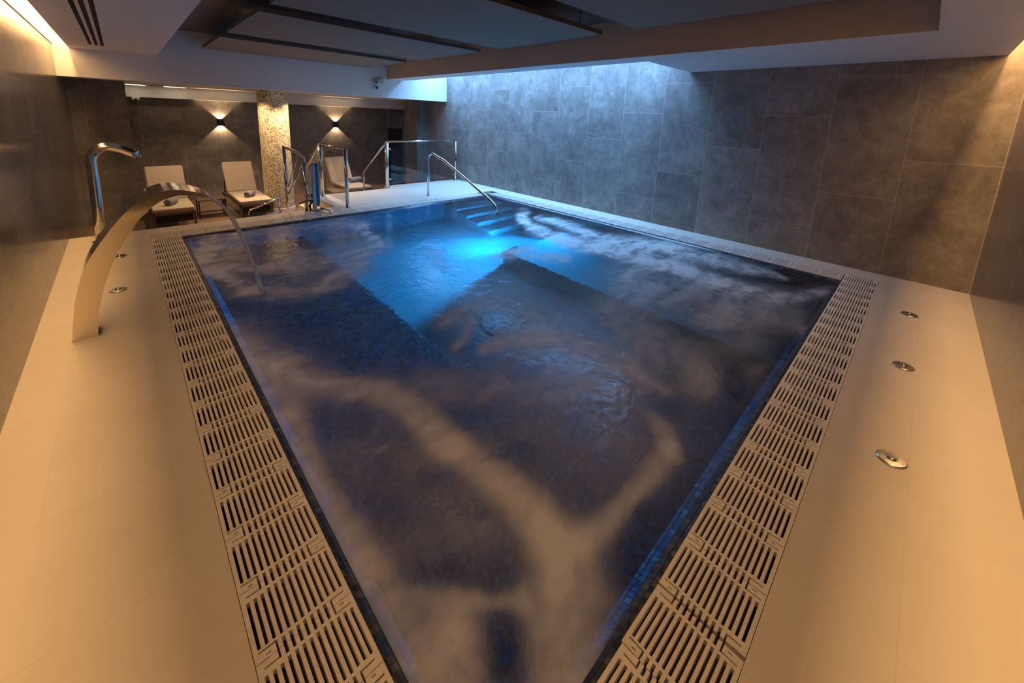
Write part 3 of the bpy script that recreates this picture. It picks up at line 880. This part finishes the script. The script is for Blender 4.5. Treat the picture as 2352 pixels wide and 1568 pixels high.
# ------------------------------------------------------------------ loungers, towels, table
def make_lounger(x0, x1, yf, yh, label, first):
    w = x1-x0; xm = (x0+x1)/2; L = yh-yf
    e = tag(empty('sun_lounger', (xm, yf, ZL)), label, 'sun lounger', 'sun loungers along the lounge wall')
    m = MB(); m.box((x0, yf, -.235), (x1, yh, -.165), .02, 3); m.build('seat_cushion', M['cushion'], e)
    ang = math.radians(58)
    bl = .74
    dy, dz = math.cos(ang), math.sin(ang)
    m = MB()
    th = .065
    poly = [(yh+.005, -.175), (yh+.005+bl*dy, -.175+bl*dz), (yh+.005+bl*dy+th*dz, -.175+bl*dz-th*dy), (yh+.005+th*dz, -.175-th*dy)]
    m.prism(poly, 'x', x0, x1)
    bmesh.ops.bevel(m.bm, geom=list(m.bm.edges), offset=.016, segments=2, affect='EDGES')
    m.build('backrest_cushion', M['cushion'], e)
    m = MB()
    for x in (x0-.012, x1-.018): m.box((x, yf-.01, -.285), (x+.03, yh+.62, -.245))
    m.box((x0, yf-.01, -.285), (x1, yf+.02, -.245)); m.box((x0, yh+.59, -.285), (x1, yh+.62, -.245))
    m.build('frame', M['frame'], e)
    for x in (x0-.012, x1-.028):
        for y in (yf, yh+.55):
            MB().box((x, y, ZL), (x+.04, y+.04, -.285)).build('leg', M['frame'], e)
    for x in (x0+.02, x1-.04):
        m = MB(); m.tube([(x+.01, yh+bl*dy*.72+.06, -.175+bl*dz*.66), (x+.01, yh+.58, -.26)], .010, 8); m.build('back_support', M['black'], e)
    m = MB(); m.box((x0+.03, yf+.06, -.43), (x1-.03, yf+.075, -.29)); m.build('foot_panel', M['slot_black'], e)
    return e
make_lounger(.235, .825, 9.24, 10.26, 'sand coloured sun lounger behind the curved fountain, with a rolled towel', True)
make_lounger(1.535, 2.10, 9.26, 10.54, 'sand coloured sun lounger left of the mosaic column, with a rolled towel', False)
make_lounger(3.86, 4.44, 9.66, 10.80, 'sand coloured sun lounger seen between the stair handrails', False)
def towel(x, y, z, ln, r, rz, label):
    e = tag(empty('rolled_towel', (x, y, z)), label, 'towel', 'rolled towels on the loungers')
    m = MB(); d = Vector((math.cos(rz), math.sin(rz), 0))
    c = Vector((x, y, z+r))
    m.tube([c-d*ln/2, c-d*(ln/2-.02), c+d*(ln/2-.02), c+d*ln/2], [r*.9, r, r, r*.9], 20); m.build('roll', M['towel'], e)
    sp = MB(); side = Vector((-d.y, d.x, 0)); pts = []
    for k_ in range(40):
        a = k_*.42; rr = r*.88*(1-k_/46)
        pts.append(c-d*(ln/2+.002)+side*rr*math.cos(a)+Vector((0,0,rr*math.sin(a))))
    sp.tube(pts, .006, 6); sp.build('rolled_edge', M['towel'], e)
towel(.525, 9.62, -.165, .27, .062, math.radians(62), 'rolled grey towel on the lounger behind the curved fountain')
towel(1.80, 9.72, -.165, .27, .062, math.radians(55), 'rolled grey towel on the lounger left of the mosaic column')
towel(4.33, 10.42, -.165, .34, .07, math.radians(20), 'dark grey towel on the lounger between the stair handrails')

e = tag(empty('side_table', (1.16, 10.0, ZL)), 'small dark metal side table between the two left sun loungers', 'table')
MB().box((.93, 9.80, -.195), (1.40, 10.22, -.172), .004).build('table_top', M['wood'], e)
for x in (.935, 1.372):
    for y in (9.81, 10.187):
        MB().box((x, y, ZL), (x+.022, y+.022, -.195)).build('leg', M['black'], e)
m = MB(); z = -.50
for y in (9.81, 10.187): m.box((.95, y, z), (1.38, y+.022, z+.02))
for x in (.935, 1.372): m.box((x, 9.82, z), (x+.022, 10.2, z+.02))
m.build('stretcher', M['black'], e)

# ------------------------------------------------------------------ wall lights
def sconce(x, label, power):
    z = 1.295; y = WY
    e = tag(empty('wall_sconce', (x, y, z)), label, 'wall lamp', 'up and down lights on the lounge wall')
    b_ = MB()
    b_.box((x-.065, y-.10, z-.012), (x+.065, y, z+.012), .003)
    b_.box((x-.065, y-.10, z-.075), (x-.056, y, z+.075)); b_.box((x+.056, y-.10, z-.075), (x+.065, y, z+.075))
    b_.box((x-.065, y-.10, z-.075), (x+.065, y-.092, z+.075)); b_.box((x-.065, y-.008, z-.075), (x+.065, y, z+.075))
    b_.build('housing', M['black'], e)
    for sg, nm in ((1, 'upper_lens'), (-1, 'lower_lens')):
        m = MB(); m.cyl((x, y-.05, z+sg*.013), (x, y-.05, z+sg*.022), .030, n=18); m.build(nm, M['lens_warm'], e)
        l = bpy.data.lights.new('sconce_light', 'SPOT'); l.energy = power; l.color = (1,.68,.36); l.spot_size = math.radians(96); l.spot_blend = .22; l.shadow_soft_size = .012
        o = bpy.data.objects.new('sconce_light', l); COL.objects.link(o); o.parent = e
        o.location = (0, -.05, sg*.03); o.rotation_euler = (PI if sg > 0 else 0, 0, 0)
sconce(1.745, 'black up and down wall lamp above the lounger left of the column', 30)
sconce(4.475, 'black up and down wall lamp right of the mosaic column', 30)

def downlight(x, y, label, power, size=75):
    z = 2.05
    e = tag(empty('downlight', (x, y, z)), label, 'ceiling lamp', 'recessed downlights of the lounge')
    MB().lathe([(.030,0),(.048,0),(.048,-.006),(.030,-.004)], (x, y, z), 24).build('trim_ring', M['white_plastic'], e)
    MB().lathe([(0,-.002),(.030,-.002),(.030,0),(0,0)], (x, y, z), 24).build('lens', M['lens_warm'], e)
    l = bpy.data.lights.new('downlight_beam', 'SPOT'); l.energy = power; l.color = (1,.66,.34); l.spot_size = math.radians(size); l.spot_blend = .6; l.shadow_soft_size = .03
    o = bpy.data.objects.new('downlight_beam', l); COL.objects.link(o); o.parent = e; o.location = (0,0,-.012)
downlight(1.78, 9.42, 'recessed downlight left of the mosaic column', 95, 125)
downlight(2.38, 9.34, 'recessed downlight right above the front of the mosaic column', 120, 64)
downlight(2.96, 9.42, 'recessed downlight right of the mosaic column', 170, 125)
downlight(4.7, 10.4, 'recessed downlight over the lounge stairs', 110)
downlight(.9, 10.4, 'recessed downlight over the two left sun loungers', 60, 120)

# emergency light on the beam, camera, speaker, switch
e = tag(empty('emergency_wall_lamp', (4.33, BY0, 2.40)), 'grey twin head emergency light on the cross beam by the ceiling recess', 'emergency light')
MB().box((4.37, BY0-.05, 2.33), (4.50, BY0, 2.44), .008).build('housing', M['white_plastic'], e)
for k_, (x, z) in enumerate(((4.30, 2.375), (4.31, 2.25))):
    h = MB(); h.cyl((x, BY0-.02, z), (x, BY0-.10, z-.02), .036, .050, 20); h = h.build('lamp_head', M['white_plastic'], e)
    MB().cyl((x, BY0-.101, z-.02), (x, BY0-.104, z-.021), .03, n=16).build('lens', M['black'], h)
e = tag(empty('ceiling_camera', (.28, 11.72, 1.80)), 'small grey security camera under the lounge ceiling at the left', 'camera')
MB().box((.22, 11.68, 1.735), (.35, 11.78, 1.80), .01).build('housing', M['white_plastic'], e)
MB().cyl((.285, 11.68, 1.745), (.285, 11.655, 1.74), .022, n=16).build('lens', M['black'], e)
e = tag(empty('wall_speaker', (.17, 11.0, 1.30)), 'small black speaker at the corner of the lounge wall block', 'speaker')
MB().box((.125, 10.93, 1.20), (.195, 11.05, 1.32), .008).build('housing', M['black'], e)
MB().cyl((.16, 10.93, 1.26), (.16, 10.926, 1.26), .026, n=16).build('speaker_cone', M['rubber'], e)
e = tag(empty('wall_socket', (2.66, WY, -.03)), 'white socket plate on the lounge wall left of the mosaic column', 'socket')
MB().box((2.60, WY-.012, -.10), (2.72, WY, .02), .003).build('cover_plate', M['white_plastic'], e)
MB().box((2.64, WY-.014, -.06), (2.68, WY-.010, -.02), .001).build('socket_insert', M['paint'], e)

# ------------------------------------------------------------------ lights
def area(name, loc, rot, sx, sy, power, color, spread=PI):
    l = bpy.data.lights.new(name, 'AREA'); l.shape = 'RECTANGLE'; l.size = sx; l.size_y = sy; l.energy = power; l.color = color; l.spread = spread
    o = bpy.data.objects.new(name, l); COL.objects.link(o); o.location = loc; o.rotation_euler = rot
    return o
WARM = (1.0, .56, .21)
area('cove_strip_left', (-.462, 4.3, 2.74), (0, math.radians(8), 0), .06, 9.2, 112, WARM)
area('cove_strip_right', (2.9, -.427, 2.74), (-math.radians(8), 0, 0), 6.4, .06, 92, WARM)
# fill lights added for light bounced off the cove backs, facing the room
area('cove_fill_left', (XL+.016, 4.3, 2.70), (0, -PI/2, 0), .44, 9.2, 46, WARM)
area('cove_fill_right', (2.9, YN+.016, 2.70), (PI/2, 0, 0), 6.4, .44, 36, WARM)
area('recess_light', (5.86, 6.0, 3.10), (0,0,0), .60, 6.2, 196, (.22, .51, 1.0), 2.3)
area('lounge_glow', (8.2, 11.2, 2.0), (0,0,0), 1.6, .8, 8, (.35,.6,1.0))

w = bpy.data.worlds.new('World'); sc.world = w; w.use_nodes = True
w.node_tree.nodes['Background'].inputs[0].default_value = (.02,.02,.025,1)
w.node_tree.nodes['Background'].inputs[1].default_value = .3

# ------------------------------------------------------------------ camera
cam = bpy.data.cameras.new('camera'); co = bpy.data.objects.new('camera', cam); COL.objects.link(co)
r, d_, fw = Vector(RW[0]), Vector(RW[1]), Vector(RW[2])
mw = Matrix((( r.x, -d_.x, -fw.x, 0), (r.y, -d_.y, -fw.y, 0), (r.z, -d_.z, -fw.z, 1.65), (0,0,0,1)))
co.matrix_world = mw
cam.sensor_width = 36; cam.sensor_fit = 'HORIZONTAL'
cam.lens = Fpx/2352*36
cam.shift_x = (1176.0-CX)/2352
cam.shift_y = (CY-784.0)/2352
cam.clip_start = .02
sc.camera = co

sc.view_settings.view_transform = 'Standard'
sc.view_settings.look = 'None'
sc.view_settings.gamma = 1.0
sc.view_settings.use_curve_mapping = False
sc.view_settings.exposure = 0.50
cy = sc.cycles
cy.use_denoising = True; cy.denoising_input_passes = 'RGB_ALBEDO_NORMAL'
cy.max_bounces = 7; cy.diffuse_bounces = 3; cy.glossy_bounces = 3; cy.transmission_bounces = 4; cy.transparent_max_bounces = 8
cy.use_adaptive_sampling = True; cy.adaptive_threshold = .08; cy.adaptive_min_samples = 16
cy.caustics_reflective = False; cy.caustics_refractive = True
cy.blur_glossy = 1.0
cy.sample_clamp_indirect = 4.0
